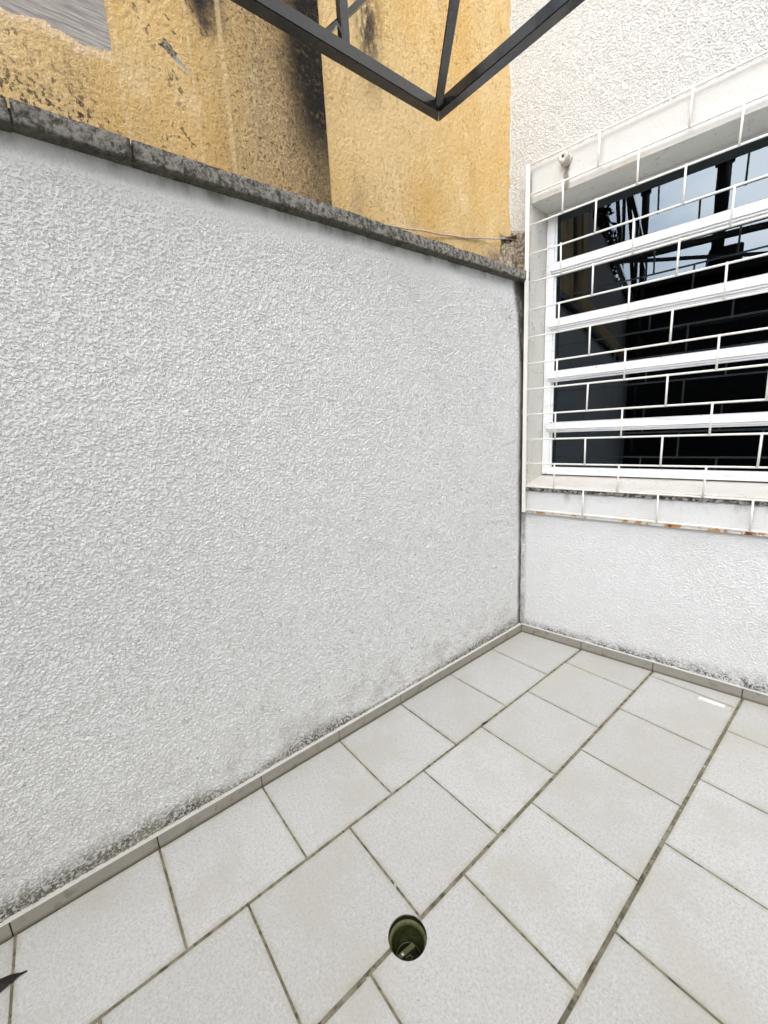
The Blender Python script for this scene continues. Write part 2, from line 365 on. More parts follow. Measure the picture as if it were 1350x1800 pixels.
MT = dict(wall=m_left_wall(), house=m_house(), ochl=m_ochre('left'), ochr=m_ochre('right'), coping=m_coping(), tile=m_tile(), grout=m_grout(),
          skirt=m_skirt(), fillet=m_fillet(), band=m_band(), reveal=m_reveal(), sill=m_sill(), frame=m_frame(), grille=m_grille(), rust=m_rust(),
          glass=m_glass(), steel=m_steel(),
          mortar=m_plain('old_mortar', (.46, .39, .30), .95, dirt=(.14, .115, .085), dscale=40, dlo=.45, dhi=.62, bump=.012, bscale=70),
          dark=m_plain('dark_interior', (.02, .021, .02), .8),
          cab=m_plain('grey_cabinet', (.10, .105, .10), .6),
          rubber=m_plain('black_seal', (.02, .02, .02), .6),
          pvc=m_plain('algae_green_pipe', (.032, .040, .010), .4, dirt=(.012, .015, .005), dscale=35, bump=.004),
          sludge=m_plain('wet_sludge', (.012, .013, .006), .3, bump=.004, bscale=60),
          strap=m_plain('mossy_metal', (.11, .12, .045), .45, dirt=(.04, .045, .015), dscale=80, bump=.002),
          bolt=m_plain('bright_bolt', (.75, .75, .72), .3, metal=.6),
          knob=m_plain('aged_white_plastic', (.62, .60, .55), .5, dirt=(.30, .26, .20), dscale=60),
          cable=m_plain('dirty_white_cable', (.60, .55, .48), .6, dirt=(.25, .2, .15), dscale=60),
          leaf=m_plain('dry_dark_leaf', (.012, .007, .006), .7, dirt=(.022, .013, .01), dscale=90, bump=.001),
          tape=m_plain('white_paper', (.82, .82, .81), .6, dirt=(.66, .65, .63), dscale=60),
          twig=m_plain('dark_twig', (.04, .035, .025), .8),
          rear=m_plain('dark_rear_render', (.035, .036, .038), .9, dirt=(.02, .02, .02), dscale=3),
          roof=m_plain('dark_roof_sheet', (.03, .03, .032), .6),
          pipe=m_plain('dull_black_metal', (.02, .02, .022), .5),
          tank=m_plain('grey_tank', (.12, .13, .15), .5),
          bark=m_plain('bark', (.05, .04, .03), .9), leafm=m_plain('dark_green_leaves', (.03, .045, .02), .7, dirt=(.015, .022, .01), dscale=5),
          gwall=m_plain('pale_garden_render', (.55, .55, .53), .9, dirt=(.4, .39, .36), dscale=4, bump=.004),
          earth=m_plain('bare_ground', (.16, .145, .12), .95, dirt=(.08, .08, .06), dscale=1.5))

# ------------------------------------------------------------------ object helpers
def link(name, me, mats, parent=None):
    o = bpy.data.objects.new(name, me); col.objects.link(o)
    for m in (mats if isinstance(mats, (list, tuple)) else [mats]): me.materials.append(m)
    if parent: o.parent = parent
    return o
def thing(name, label, cat, group=None):
    o = bpy.data.objects.new(name, None); col.objects.link(o); o['label'] = label; o['category'] = cat
    if group: o['group'] = group
    o.empty_display_size = .1
    return o
def tag(o, label, cat, group=None):
    o['label'] = label; o['category'] = cat
    if group: o['group'] = group
    return o
class MB:
    def __init__(s): s.bm = bmesh.new()
    def box(s, c, size, ax=None, bev=0, mat=0):
        r = bmesh.ops.create_cube(s.bm, size=1); vs = r['verts']
        X, Y, Z = ax or (Vector((1, 0, 0)), Vector((0, 1, 0)), Vector((0, 0, 1)))
        for v in vs: v.co = Vector(c) + X*(v.co.x*size[0]) + Y*(v.co.y*size[1]) + Z*(v.co.z*size[2])
        fs = set(f for v in vs for f in v.link_faces)
        for f in fs: f.material_index = mat
        if bev:
            es = list(set(e for v in vs for e in v.link_edges))
            bmesh.ops.bevel(s.bm, geom=es, offset=bev, segments=2, affect='EDGES', profile=.6)
        return s
    def fbox(s, t, n, z, bev=0, mat=0):                  # box in the house-front frame from three ranges
        return s.box(F((t[0]+t[1])/2, (n[0]+n[1])/2, (z[0]+z[1])/2), (t[1]-t[0], n[1]-n[0], z[1]-z[0]), (U, N, Vector((0, 0, 1))), bev, mat)
    def wbox(s, x, y, z, bev=0, mat=0):
        return s.box(((x[0]+x[1])/2, (y[0]+y[1])/2, (z[0]+z[1])/2), (x[1]-x[0], y[1]-y[0], z[1]-z[0]), None, bev, mat)
    def bar(s, a, b, wdt, hgt, up=Vector((0, 0, 1)), bev=.003):
        a, b = Vector(a), Vector(b); d = (b-a); L = d.length; d.normalize()
        sx = d.cross(up).normalized(); sz = sx.cross(d).normalized()
        return s.box((a+b)/2, (L, wdt, hgt), (d, sx, sz), bev)
    def tube(s, pts, r, seg=10, cap=True):
        pts = [Vector(p) for p in pts]; rings = []
        prev = None
        for i, p in enumerate(pts):
            d = (pts[min(i+1, len(pts)-1)]-pts[max(i-1, 0)]).normalized()
            a = Vector((0, 0, 1)) if abs(d.z) < .9 else Vector((1, 0, 0))
            x = d.cross(a).normalized() if prev is None else (prev - d*prev.dot(d)).normalized()
            prev = x; y = d.cross(x); rr = r[i] if isinstance(r, (list, tuple)) else r
            rings.append([s.bm.verts.new(p + x*(math.cos(k*2*math.pi/seg)*rr) + y*(math.sin(k*2*math.pi/seg)*rr)) for k in range(seg)])
        for A, B in zip(rings, rings[1:]):
            for k in range(seg): s.bm.faces.new((A[k], A[(k+1) % seg], B[(k+1) % seg], B[k]))
        if cap: s.bm.faces.new(rings[0][::-1]); s.bm.faces.new(rings[-1])
        return s
    def lathe(s, prof, org, axis=Vector((0, 0, 1)), seg=32):
        axis = Vector(axis).normalized(); a = Vector((0, 0, 1)) if abs(axis.z) < .9 else Vector((1, 0, 0))
        x = axis.cross(a).normalized(); y = axis.cross(x); rings = []
        for r, h in prof:
            rings.append([s.bm.verts.new(Vector(org)+axis*h + x*(math.cos(k*2*math.pi/seg)*r)+y*(math.sin(k*2*math.pi/seg)*r)) for k in range(seg)])
        for A, B in zip(rings, rings[1:]):
            for k in range(seg): s.bm.faces.new((A[k], A[(k+1) % seg], B[(k+1) % seg], B[k]))
        return s
    def jitter(s, amt, cut=0):
        if cut: bmesh.ops.subdivide_edges(s.bm, edges=s.bm.edges[:], cuts=cut, use_grid_fill=True)
        for v in s.bm.verts: v.co += Vector((random.uniform(-amt, amt), random.uniform(-amt, amt), random.uniform(-amt, amt)))
        return s
    def build(s, name, mats, parent=None, smooth=False):
        bmesh.ops.recalc_face_normals(s.bm, faces=s.bm.faces[:])
        me = bpy.data.meshes.new(name); s.bm.to_mesh(me); s.bm.free()
        if smooth:
            for p in me.polygons: p.use_smooth = True
        return link(name, me, mats, parent)

def grid_mesh(name, fn, ua, ub, va, vb, step, hole=None):
    """dense sheet of quads; fn(u,v) -> xyz arrays; hole=(u0,u1,v0,v1) left open"""
    def axis(a, b, marks):
        ms = [a] + sorted(m for m in marks if a < m < b) + [b]; out = []
        for p, q in zip(ms, ms[1:]):
            k = max(1, int(round((q-p)/step))); out += list(np.linspace(p, q, k+1)[:-1])
        return np.array(out+[b])
    us = axis(ua, ub, hole[:2] if hole else []); vs = axis(va, vb, hole[2:] if hole else [])
    Ug, Vg = np.meshgrid(us, vs, indexing='ij'); co = fn(Ug.ravel(), Vg.ravel())
    nu, nv = len(us), len(vs)
    i, j = np.meshgrid(np.arange(nu-1), np.arange(nv-1), indexing='ij'); i = i.ravel(); j = j.ravel()
    if hole:
        uc = (us[i]+us[i+1])/2; vc = (vs[j]+vs[j+1])/2
        keep = ~((uc > hole[0]) & (uc < hole[1]) & (vc > hole[2]) & (vc < hole[3])); i, j = i[keep], j[keep]
    q = np.stack([i*nv+j, (i+1)*nv+j, (i+1)*nv+j+1, i*nv+j+1], 1).astype(np.int32)
    used = np.unique(q); remap = np.zeros(nu*nv, np.int32); remap[used] = np.arange(len(used)); q = remap[q]; co = co[used]
    me = bpy.data.meshes.new(name); me.vertices.add(len(co)); me.vertices.foreach_set('co', co.astype(np.float32).ravel())
    me.loops.add(q.size); me.loops.foreach_set('vertex_index', q.ravel())
    me.polygons.add(len(q)); me.polygons.foreach_set('loop_start', np.arange(0, q.size, 4, dtype=np.int32)); me.polygons.foreach_set('loop_total', np.full(len(q), 4, np.int32))
    me.polygons.foreach_set('use_smooth', np.ones(len(q), bool)); me.update(calc_edges=True); me.validate()
    return me
def join(name, objs, parent):
    """merge several temporary mesh objects into one mesh object"""
    bm = bmesh.new(); mats = []
    for o in objs:
        off = len(mats); n0 = len(bm.faces); bm.from_mesh(o.data); bm.faces.ensure_lookup_table()
        for f in bm.faces[n0:]: f.material_index += off
        mats += list(o.data.materials); bpy.data.objects.remove(o)
    me = bpy.data.meshes.new(name); bm.to_mesh(me); bm.free()
    return link(name, me, mats, parent)

Zv = Vector((0, 0, 1))
# ------------------------------------------------------------------ ground and tiled floor
g = MB(); g.box((0, 0, -.60), (600, 600, .1)); o = g.build('ground', MT['earth']); o['kind'] = 'structure'

DR = (.819, -1.862, .0590)                               # drain
xs = [.407+.4025*(k) for k in range(-0, 12)]
rows = [(0.0, .401)] + [(xs[k]+(.006 if k < 3 else .006), xs[k+1]-.006) for k in range(0, 10)]
joint0 = [[-.345, -.763, -1.170, -1.576, -1.980, -2.389, -2.803], [-.147, -.569, -.985, -1.394, -1.797, -2.201, -2.612],
          [.073, -.350, -.767, -1.181, -1.596, -2.000, -2.410], [-.149, -.566, -.975, -1.382, -1.788, -2.19]]
bm = bmesh.new(); tone = bm.loops.layers.color.new('tone'); rim = bm.loops.layers.color.new('rim')
def tile(x0, x1, y0, y1):
    b = .0022; r = .016; tv = random.random()
    j = lambda: random.uniform(-.0007, .0007)
    x0 += j(); x1 += j(); y0 += j(); y1 += j(); dz = random.uniform(-.0006, .0006)
    def ring(d, z, q): return [bm.verts.new((x, y, z)) for x, y in ((x0+d, y0+d), (x1-d, y0+d), (x1-d, y1-d), (x0+d, y1-d))], q
    R = [ring(0, -.012, 1), ring(0, -.0024+dz, 1), ring(b*.4, -.0007+dz, 1), ring(b, dz, 1), ring(r, dz, 0)]
    def paint(f, qa, qb, n):
        for i, l in enumerate(f.loops): l[tone] = (tv, tv, tv, 1); q = qa if i < n else qb; l[rim] = (q, q, q, 1)
    for (A, qa), (B, qb) in zip(R, R[1:]):
        for k in range(4): paint(bm.faces.new((A[k], A[(k+1) % 4], B[(k+1) % 4], B[k])), qa, qb, 2)
    paint(bm.faces.new(R[-1][0]), 0, 0, 4)
for k, (x0, x1) in enumerate(rows):
    if k < 4: js = list(joint0[k])
    else: js = [0.0]
    if k >= 4: js[0] = -.15 if k % 2 else .075
    while js[0] < .75: js.insert(0, js[0]+.4125)
    while js[-1] > -7: js.append(js[-1]-.410)
    hw = .0035
    for a, b in zip(js, js[1:]): tile(x0, x1, b+hw, a-hw)
me = bpy.data.meshes.new('tiles'); bm.to_mesh(me); bm.free(); t_o = link('tiles', me, MT['tile'])
gb = bmesh.new()
r = bmesh.ops.create_cube(gb, size=1)
for v in gb.verts: v.co = Vector((2.2 + v.co.x*4.8, -3.1 + v.co.y*8, -.03 + v.co.z*.054))
me = bpy.data.meshes.new('grout'); gb.to_mesh(me); gb.free(); g_o = link('grout', me, MT['grout'])
cutm = MB(); cutm.lathe([(DR[2], -.2), (DR[2], .2)], (DR[0], DR[1], 0), seg=48)
bmesh.ops.holes_fill(cutm.bm, edges=cutm.bm.edges[:]); cut = cutm.build('cutter', MT['grout'])
for ob in (t_o, g_o):
    md = ob.modifiers.new('hole', 'BOOLEAN'); md.object = cut; md.operation = 'DIFFERENCE'; md.solver = 'EXACT'
bpy.context.view_layer.update(); dg = bpy.context.evaluated_depsgraph_get()
res = []
for ob in (t_o, g_o):
    me = bpy.data.meshes.new_from_object(ob.evaluated_get(dg)); ob.modifiers.clear(); ob.data = me; res.append(ob)
bpy.data.objects.remove(cut)
fl = join('floor', res, None); fl['kind'] = 'structure'

# ------------------------------------------------------------------ boundary wall (left) with skirting and coping
bw = thing('boundary_wall', 'long white roughcast garden wall capped with lichen-stained concrete coping, mould along its foot', 'wall')
me = grid_mesh('front', lambda u, v: np.stack([np.full_like(u, -.015), u, v], 1), -3.5, .06, .0, 2.345, .0042)
f_ = link('front', me, MT['wall'])
b_ = MB().wbox((-.095, -.02), (-7, .05), (-.04, 2.343)); b_ = b_.build('back', MT['wall'])
c_ = MB().wbox((-.02, -.014), (-7, -3.5), (-.04, 2.343)); c_ = c_.build('back2', MT['wall'])
join('wall_panel', [f_, b_, c_], bw)
# skirting tiles cut on the floor joints
m = MB(); js = [0.0, -.345, -.763, -1.170, -1.576, -1.980, -2.389, -2.808, -3.22, -3.63, -4.04, -4.45, -4.86, -5.3, -5.7, -6.1, -6.5, -6.9]
for a, b in zip(js, js[1:]): m.wbox((-.012, random.uniform(-.0006, .0008)), (b+.0018, a-.0018), (.0015, .058+random.uniform(-.0015, .0015)), bev=.0012)
m.build('skirting', MT['skirt'], bw)
def ledge(pf, L, zt=.058):
    """uneven mortar fillet on top of the skirting: pf(s, off, z) -> point"""
    bm = bmesh.new(); n = int(L/.012); prof = [(-.008, .0015), (-.0005, .0015), (.0004, .0035), (-.001, .0052), (-.006, .0062), (-.018, .0085), (-.03, .009)]
    prev = None
    for i in range(n+1):
        s_ = L*i/n; w = math.sin(s_*17)*.0006 + math.sin(s_*47+1)*.0005 + random.uniform(-.0004, .0004)
        rg = [bm.verts.new(pf(s_, a+w*.5, zt-.002+b_*(1+w*60))) for a, b_ in prof]
        if prev:
            for p, q, r_, t in zip(prev, prev[1:], rg[1:], rg): bm.faces.new((p, q, r_, t))
        prev = rg
    bmesh.ops.recalc_face_normals(bm, faces=bm.faces[:])
    me = bpy.data.meshes.new('ledge'); bm.to_mesh(me); bm.free()
    for p in me.polygons: p.use_smooth = True
    return me
link('mortar_ledge', ledge(lambda s_, o_, z_: (o_, -s_, z_), 6.9), MT['fillet'], bw)
MB().wbox((-.098, .012), (-7, .0), (2.3445, 2.385)).build('coping_bed', MT['coping'], bw)
joints = [.0, -.36, -.60, -.69, -.83, -1.22, -1.64, -2.115, -2.39, -2.60, -3.07, -3.55, -4.03, -4.5, -5.0, -5.5, -6.0, -6.5, -7.0]
for a, b in zip(joints, joints[1:]):
    L = a-b-.006; nx, nyy, nz_ = 9, max(3, int(L/.012)), 6
    bm = bmesh.new(); bmesh.ops.create_cube(bm, size=1)
    for v in bm.verts: v.co = Vector((-.036+v.co.x*.132, (a+b)/2+v.co.y*L, 2.3695+v.co.z*.053))
    bmesh.ops.bisect_plane
    for ax, cnt, lo, hi in ((Vector((0, 1, 0)), nyy, b+.003, a-.003), (Vector((0, 0, 1)), 5, 2.343, 2.396), (Vector((1, 0, 0)), 8, -.102, .03)):
        for i in range(1, cnt):
            p = ax*(lo+(hi-lo)*i/cnt); bmesh.ops.bisect_plane(bm, geom=bm.verts[:]+bm.edges[:]+bm.faces[:], plane_co=p, plane_no=ax)
    from mathutils import noise as mn
    tz, tx = random.uniform(-.0025, .0025), random.uniform(-.002, .002)
    for v in bm.verts:
        q = v.co*38
        e = 1 if v.co.x > .02 else .25
        v.co.x += (mn.noise(q)*.0028 + mn.noise(q*3)*.0015)*e + tx
        v.co.z += (mn.noise(q+Vector((9, 3, 1)))*.0020 + mn.noise(q*2.7)*.0012) + tz
        if v.co.x > .024 and v.co.z < 2.349: v.co.x -= abs(mn.noise(q*1.3))*.010; v.co.z += abs(mn.noise(q*2.1))*.006
    me = bpy.data.meshes.new('coping_stone'); bm.to_mesh(me); bm.free()
    for p in me.polygons: p.use_smooth = True
    link('coping_stone', me, MT['coping'], bw)

# ------------------------------------------------------------------ neighbouring ochre building behind the wall
nb = thing('neighbour_building', 'tall ochre rendered building rising behind the boundary wall, streaked with black soot', 'building')
YS = -1.325
def ochre(name, x, y0, y1, fy0, fy1, mat, zt, zg):
    me = grid_mesh('f', lambda u, v: np.stack([np.full_like(u, x), u, v], 1), fy0, fy1, 2.3, zg, .0065)
    a = link('f', me, mat)
    b = MB().wbox((x-.5, x-.004), (y0, y1), (-.3, 2.3)).build('b', mat)
    c = MB().wbox((x-.5, x-.0), (y0, y1), (zg, zt)).build('c', mat)
    e = MB().wbox((x-.5, x-.008), (y0, y1), (2.3, zg)).build('e', mat)
    return join(name, [a, b, c, e], nb)
ochre('sooty_wall', -.104, -9, YS, -3.4, YS, MT['ochl'], 3.42, 3.40)
ochre('ochre_wall', -.108, YS, .6, YS-.005, .12, MT['ochr'], 5.6, 3.9)

# ------------------------------------------------------------------ house front (right)
hs = thing('house', 'white roughcast house front with a deep-set window behind a grille, standing across the yard corner', 'house')
T0, T1 = .028, 2.35; Z0, Z1 = 1.085, 2.761               # window opening
def fw(n): return lambda u, v: np.stack([U.x*u+N.x*n, U.y*u+N.y*n, v], 1)
me = grid_mesh('f', fw(G0), -.135, 1.6, 0, 3.95, .006, hole=(T0, 1.6, Z0, Z1)); a = link('f', me, MT['house'])
parts = [a]
m = MB()
m.fbox((1.6, 5), (-.25, G0), (-.04, 1.085)); m.fbox((1.6, 5), (-.25, G0), (2.761, 3.95)); m.fbox((2.35, 5), (-.25, G0), (1.085, 2.761)); m.fbox((-.1, 5), (-.25, G0), (3.95, 6.6))
m.fbox((-.1, 1.6), (-.25, G0-.008), (-.04, 1.04)); m.fbox((-.1, 1.6), (-.25, G0-.008), (2.80, 3.95)); m.fbox((-.1, .018), (-.25, G0-.008), (1.04, 2.80))
parts.append(m.build('m', MT['house']))
join('front_wall', parts, hs)
# smooth surround
def band(name, t0, t1, z0, z1, n1):
    me = grid_mesh('b', fw(n1), t0, t1, z0, z1, .02); a = link('b', me, MT['band'])
    b = MB().fbox((t0, t1), (G0-.01, n1-.0006), (z0, z1), bev=.0015).build('c', MT['band'])
    return join(name, [a, b], hs)
band('window_surround', .0285, 2.6, Z1, 2.952, .004)
band('window_surround', -.0, 2.6, .905, 1.046, .001)
# reveal: left cheek and head (slightly splayed)
RN = -.205
m = MB(); bm = m.bm
def quad(*p):
    vs = [bm.verts.new(q) for q in p]; return bm.faces.new(vs)
def slab(p4, off):
    a = [bm.verts.new(q) for q in p4]; b = [bm.verts.new(q+off) for q in p4]
    bm.faces.new(a); bm.faces.new(b[::-1])
    for k in range(4): bm.faces.new((a[k], b[k], b[(k+1) % 4], a[(k+1) % 4]))
slab([F(T0, .002, 1.075), F(.047, RN-.05, 1.075), F(.047, RN-.05, Z1+.0), F(T0, .002, Z1+.0)], -U*.02)
slab([F(.0, .0, Z1-.002), F(2.36, .0, Z1-.002), F(2.36, RN-.05, Z1-.002), F(.0, RN-.05, Z1-.002)], Zv*.03)
slab([F(T1, .002, 1.075), F(T1-.02, RN-.05, 1.075), F(T1-.02, RN-.05, Z1), F(T1, .002, Z1)], U*.02)
m.build('window_reveal', MT['reveal'], hs)
# sill: slopes out, chipped front edge
bm = bmesh.new(); nT = 190; prev = None
for i in range(nT+1):
    t = .003+(2.36-.003)*i/nT; q = random.uniform(-1, 1); q2 = math.sin(t*37)+math.sin(t*83)
    fr = .020+q*.0008+q2*.0006; zb = 1.050+random.uniform(-.003, .0035)+q2*.0012
    pr = [(RN-.03, 1.137), (.012, 1.0905), (fr, 1.087), (fr+.001, 1.080+q*.001), (fr-.001+q*.0015, 1.066), (fr-.003+q*.001, zb), (-.01, 1.05), (RN-.03, 1.05)]
    rg = [bm.verts.new(F(t, n, z)) for n, z in pr]
    if prev:
        for k in range(len(rg)): bm.faces.new((prev[k], prev[(k+1) % 8], rg[(k+1) % 8], rg[k]))
    else: bm.faces.new(rg)
    prev = rg
bm.faces.new(prev[::-1]); bmesh.ops.recalc_face_normals(bm, faces=bm.faces[:])
me = bpy.data.meshes.new('window_sill'); bm.to_mesh(me); bm.free(); link('window_sill', me, MT['sill'], hs)
# house skirting
m = MB(); ts = [0, .412, .817, 1.222, 1.63, 2.04, 2.45, 2.86, 3.27, 3.7, 4.1, 4.5]
for a, b in zip(ts, ts[1:]): m.fbox((a+.0018, b-.0018), (G0-.01, random.uniform(-.0006, .0008)), (.0015, .060+random.uniform(-.002, .002)), bev=.0012)
m.build('skirting', MT['skirt'], hs)
link('mortar_ledge', ledge(lambda s_, o_, z_: F(s_, o_, z_), 4.5, .060), MT['fillet'], hs)
# ---- window: frame, five pivoting sashes, glass
wn = bpy.data.objects.new('window', None); col.objects.link(wn); wn.parent = hs; wn.empty_display_size = .1
FN = -.195                                               # outer face of the frame
m = MB()
m.fbox((.0475, .094), (FN-.05, FN), (1.139, 2.757), bev=.002)                 # jamb
m.fbox((.094, .104), (FN-.05, FN-.018), (1.139, 2.757), bev=.0015)            # rebate
m.fbox((2.28, 2.329), (FN-.05, FN), (1.139, 2.757), bev=.002)
m.fbox((.094, 2.28), (FN-.05, FN-.006), (2.746, 2.757), bev=.002)             # head
m.fbox((.090, 2.28), (FN-.05, FN+.008), (1.139, 1.166), bev=.002)             # sill rail
m.fbox((.094, 2.28), (FN-.05, FN-.004), (1.167, 1.186), bev=.002)
m.build('frame', MT['frame'], wn)
m = MB(); m.fbox((.05, 2.3), (FN-.04, FN+.004), (1.1335, 1.1385)); m.build('seal', MT['rubber'], wn)
for i, zt in enumerate((2.462, 2.134, 1.817, 1.489)):
    m = MB(); t0 = .083
    m.fbox((t0, 2.285), (FN-.030, FN+.024), (zt-.044, zt), bev=.003)
    m.fbox((t0+.004, 2.285), (FN-.030, FN+.015), (zt-.056, zt-.0445), bev=.002)
    m.fbox((t0+.012, 2.285), (FN-.030, FN+.004), (zt-.068, zt-.0565), bev=.002)
    m.fbox((t0, t0+.006), (FN+.0245, FN+.0265), (zt-.04, zt-.004), bev=.0008)
    m.fbox((t0+.10, t0+.103), (FN+.0235, FN+.0248), (zt-.044, zt-.001))
    m.build('sash_rail', MT['frame'], wn)
zs = [2.744, 2.462, 2.134, 1.817, 1.489, 1.166]
for i in range(5):
    zt = zs[i]-(.070 if i else 0); zb = zs[i+1]+.001
    dt = (.0, .0, .0, .0, .0)[i]
    tl = math.radians((2.6, 1.0, 0, 0, 0)[i]); tz = (Zv*math.cos(tl) + N*math.sin(tl)); tn = (N*math.cos(tl) - Zv*math.sin(tl))
    m = MB(); m.box(F((.1045+2.28)/2, FN-.028+math.sin(tl)*(zt-zb)/2, (zb+zt)/2), (2.28-.1045, .004, zt-zb), (U, tn, tz)); m.build('pane', MT['glass'], wn)
# room behind the glass
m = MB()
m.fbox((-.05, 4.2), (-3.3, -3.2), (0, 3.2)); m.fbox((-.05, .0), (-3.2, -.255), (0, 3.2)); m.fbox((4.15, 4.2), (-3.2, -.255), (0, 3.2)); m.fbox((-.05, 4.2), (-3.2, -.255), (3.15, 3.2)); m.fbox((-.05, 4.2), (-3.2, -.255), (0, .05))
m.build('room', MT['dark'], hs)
m = MB()
for k in range(5): m.fbox((.35+k*.5, .82+k*.5), (-3.18, -2.9), (.06, 2.3 if k % 2 else 1.6), bev=.01)
m.fbox((1.6, 2.9), (-2.4, -1.6), (.06, .95), bev=.01); m.fbox((.25, .32), (-1.2, -.9), (1.2, 2.6)); m.fbox((.9, 1.35), (-1.5, -1.45), (1.3, 1.75))
m.build('cabinets', MT['cab'], hs)

# ------------------------------------------------------------------ security grille
gr = thing('security_grille', 'white welded steel security grille in running-bond pattern over the house window, rusty along its foot', 'window grille')
GN = .0437; zi = lambda i: .9235 + .15565*i
MB().fbox((.012, .036), (GN-.004, GN+.002), (.907, zi(13)+.004), bev=.0008).fbox((.012, .0155), (.006, GN-.0045), (.907, zi(13)+.004), bev=.0006).build('post', MT['grille'], gr)
MB().fbox((2.42, 2.444), (GN-.004, GN+.002), (.907, zi(13)+.004), bev=.0008).build('post', MT['grille'], gr)
for i in range(14):
    z = zi(i); pts = []
    for k in range(25):
        t = .030+(2.425-.03)*k/24; pts.append(F(t, GN-.0065+math.sin(t*3.1+i)*.0012, z+math.sin(t*2.3+i*1.7)*.0016))
    MB().tube(pts, .0052, 8).build('rail', MT['grille'], gr, smooth=True)
for i in range(13):
    base = [.398, .782, 1.168, 1.555, 1.94] if i % 2 == 0 else [.220, .582, .977, 1.362, 1.75, 2.13]
    for t in base:
        j = random.uniform(-.003, .003); k = random.uniform(-.002, .002); dn = -.0005
        dt = .0010*max(0, i-6) if t < .8 else 0
        MB().tube([F(t+j+dt, GN+.0015+dn, zi(i)-.004), F(t+k+dt, GN+.0015+dn, zi(i+1)+.004)], .0050, 8).build('bar', MT['grille'], gr, smooth=True)
m = MB(); m.fbox((.04, 2.42), (.0035, .022), (.8995, .9135), bev=.0015); m.jitter(.0004, 0); m.build('bottom_angle', MT['rust'], gr)
for t in (.30, 1.15, 2.1): pass

# ------------------------------------------------------------------ small fittings
kn = thing('cable_anchor', 'small round off-white fitting stuck on the smooth band above the window, dark stain beneath', 'wall fitting')
ax = (N*1.0 + Zv*-.02 + U*-.05).normalized(); org = F(.226, .004, 2.905)
MB().lathe([(.0, .0), (.031, .0), (.032, .004), (.030, .010), (.024, .012)], org, ax).build('flange', MT['knob'], kn, True)
MB().lathe([(.024, .011), (.0245, .034), (.027, .035), (.027, .050), (.024, .054), (.0075, .054), (.007, .046), (.0, .046)], org, ax).build('cap', MT['knob'], kn, True)
MB().lathe([(.0, .047), (.0062, .047), (.0062, .0545), (.0, .0545)], org, ax, 12).build('screw', MT['twig'], kn, True)
# drip stain is a thin crust of dirt on the band
pts = []
wy = -.0975
cb = MB(); P = []
for k in range(40):
    f = k/39; y = -1.06+f*1.12; z = 2.452+f*.172 - math.sin(f*math.pi)*.012 + math.sin(f*31)*.0015; P.append(Vector((wy+.008*math.sin(f*9)+.004, y, z)))
tag(cb.tube(P, .0042, 8).build('cable', MT['cable'], None, True), 'thin dirty white cable slung low across the ochre wall above the coping', 'cable')

# broken mortar lump where the neighbour's wall meets the house
bm = bmesh.new(); bmesh.ops.create_icosphere(bm, subdivisions=5, radius=1)
for v in bm.verts:
    q = v.co.copy(); r_ = 1+mn.noise(q*2.2)*.28+mn.noise(q*6)*.16+mn.noise(q*17)*.12
    v.co = Vector((-.100, -.030, 2.47)) + Vector((q.x*.034*r_, q.y*.085*r_, q.z*.125*r_))
me = bpy.data.meshes.new('broken_mortar'); bm.to_mesh(me); bm.free()
for p in me.polygons: p.use_smooth = True
link('broken_mortar', me, MT['mortar'], nb)
bm = bmesh.new(); bmesh.ops.create_icosphere(bm, subdivisions=4, radius=1)
for v in bm.verts:
    q = v.co.copy(); r_ = 1+mn.noise(q*2.7+Vector((3, 3, 3)))*.3+mn.noise(q*8)*.15
    v.co = Vector((-.098, -.035, 2.618)) + Vector((q.x*.030*r_, q.y*.070*r_, q.z*.005*r_ + q.y*.022))
me = bpy.data.meshes.new('tile_shard'); bm.to_mesh(me); bm.free(); link('tile_shard', me, MT['mortar'], nb)

# ------------------------------------------------------------------ black steel pergola frame overhead
pg = thing('pergola_frame', 'black steel box-section canopy frame jutting overhead with its mitred corner pointing at the house', 'canopy frame')
ZB = 2.70; B = .042; X0, Y1 = .254, -1.026
def prism(pts, z0, z1):
    bm = bmesh.new(); a = [bm.verts.new((x, y, z0)) for x, y in pts]; b = [bm.verts.new((x, y, z1)) for x, y in pts]
    bm.faces.new(a[::-1]); bm.faces.new(b)
    n = len(pts)
    for k in range(n): bm.faces.new((a[k], a[(k+1) % n], b[(k+1) % n], b[k]))
    bmesh.ops.bevel(bm, geom=bm.edges[:], offset=.0028, segments=2, affect='EDGES'); bmesh.ops.recalc_face_normals(bm, faces=bm.faces[:]); return bm
def beam(pts, z0=ZB, z1=ZB+B):
    m = MB(); m.bm.free(); m.bm = prism(pts, z0, z1); return m.build('beam', MT['steel'], pg)
XE, YE = 4.0, -4.6
beam([(X0, Y1), (X0, YE), (X0+B, YE), (X0+B, Y1-B)])
beam([(X0+.001, Y1+.001), (X0+B+.001, Y1-B+.001), (XE, Y1-B+.001), (XE, Y1+.001)])
beam([(XE-B, YE-.001), (XE, YE-.001), (XE, Y1-B-.001), (XE-B, Y1-B-.001)]); beam([(X0+B+.001, YE), (X0+B+.001, YE+B), (XE-B-.001, YE+B), (XE-B-.001, YE)])
b45 = Vector((.372, -.307, 0)).normalized(); c0 = Vector((X0+B*.6, Y1-B*.7, ZB+.022))
MB().bar(c0+b45*.01, c0+b45*2.6, .021, .024).build('brace', MT['steel'], pg)
MB().wbox((X0+.008, X0+.036), (-1.503, -1.473), (ZB+B, 3.42), bev=.003).build('strut', MT['steel'], pg)
MB().wbox((X0+.012, X0+.050), (-3.0, -2.962), (ZB+B, 3.42), bev=.003).build('strut', MT['steel'], pg)
MB().bar((X0+.0, -1.575, ZB+B-.01), (X0+.0, -.90, 3.42), .016, .022, up=Vector((1, 0, 0))).build('brace', MT['steel'], pg)
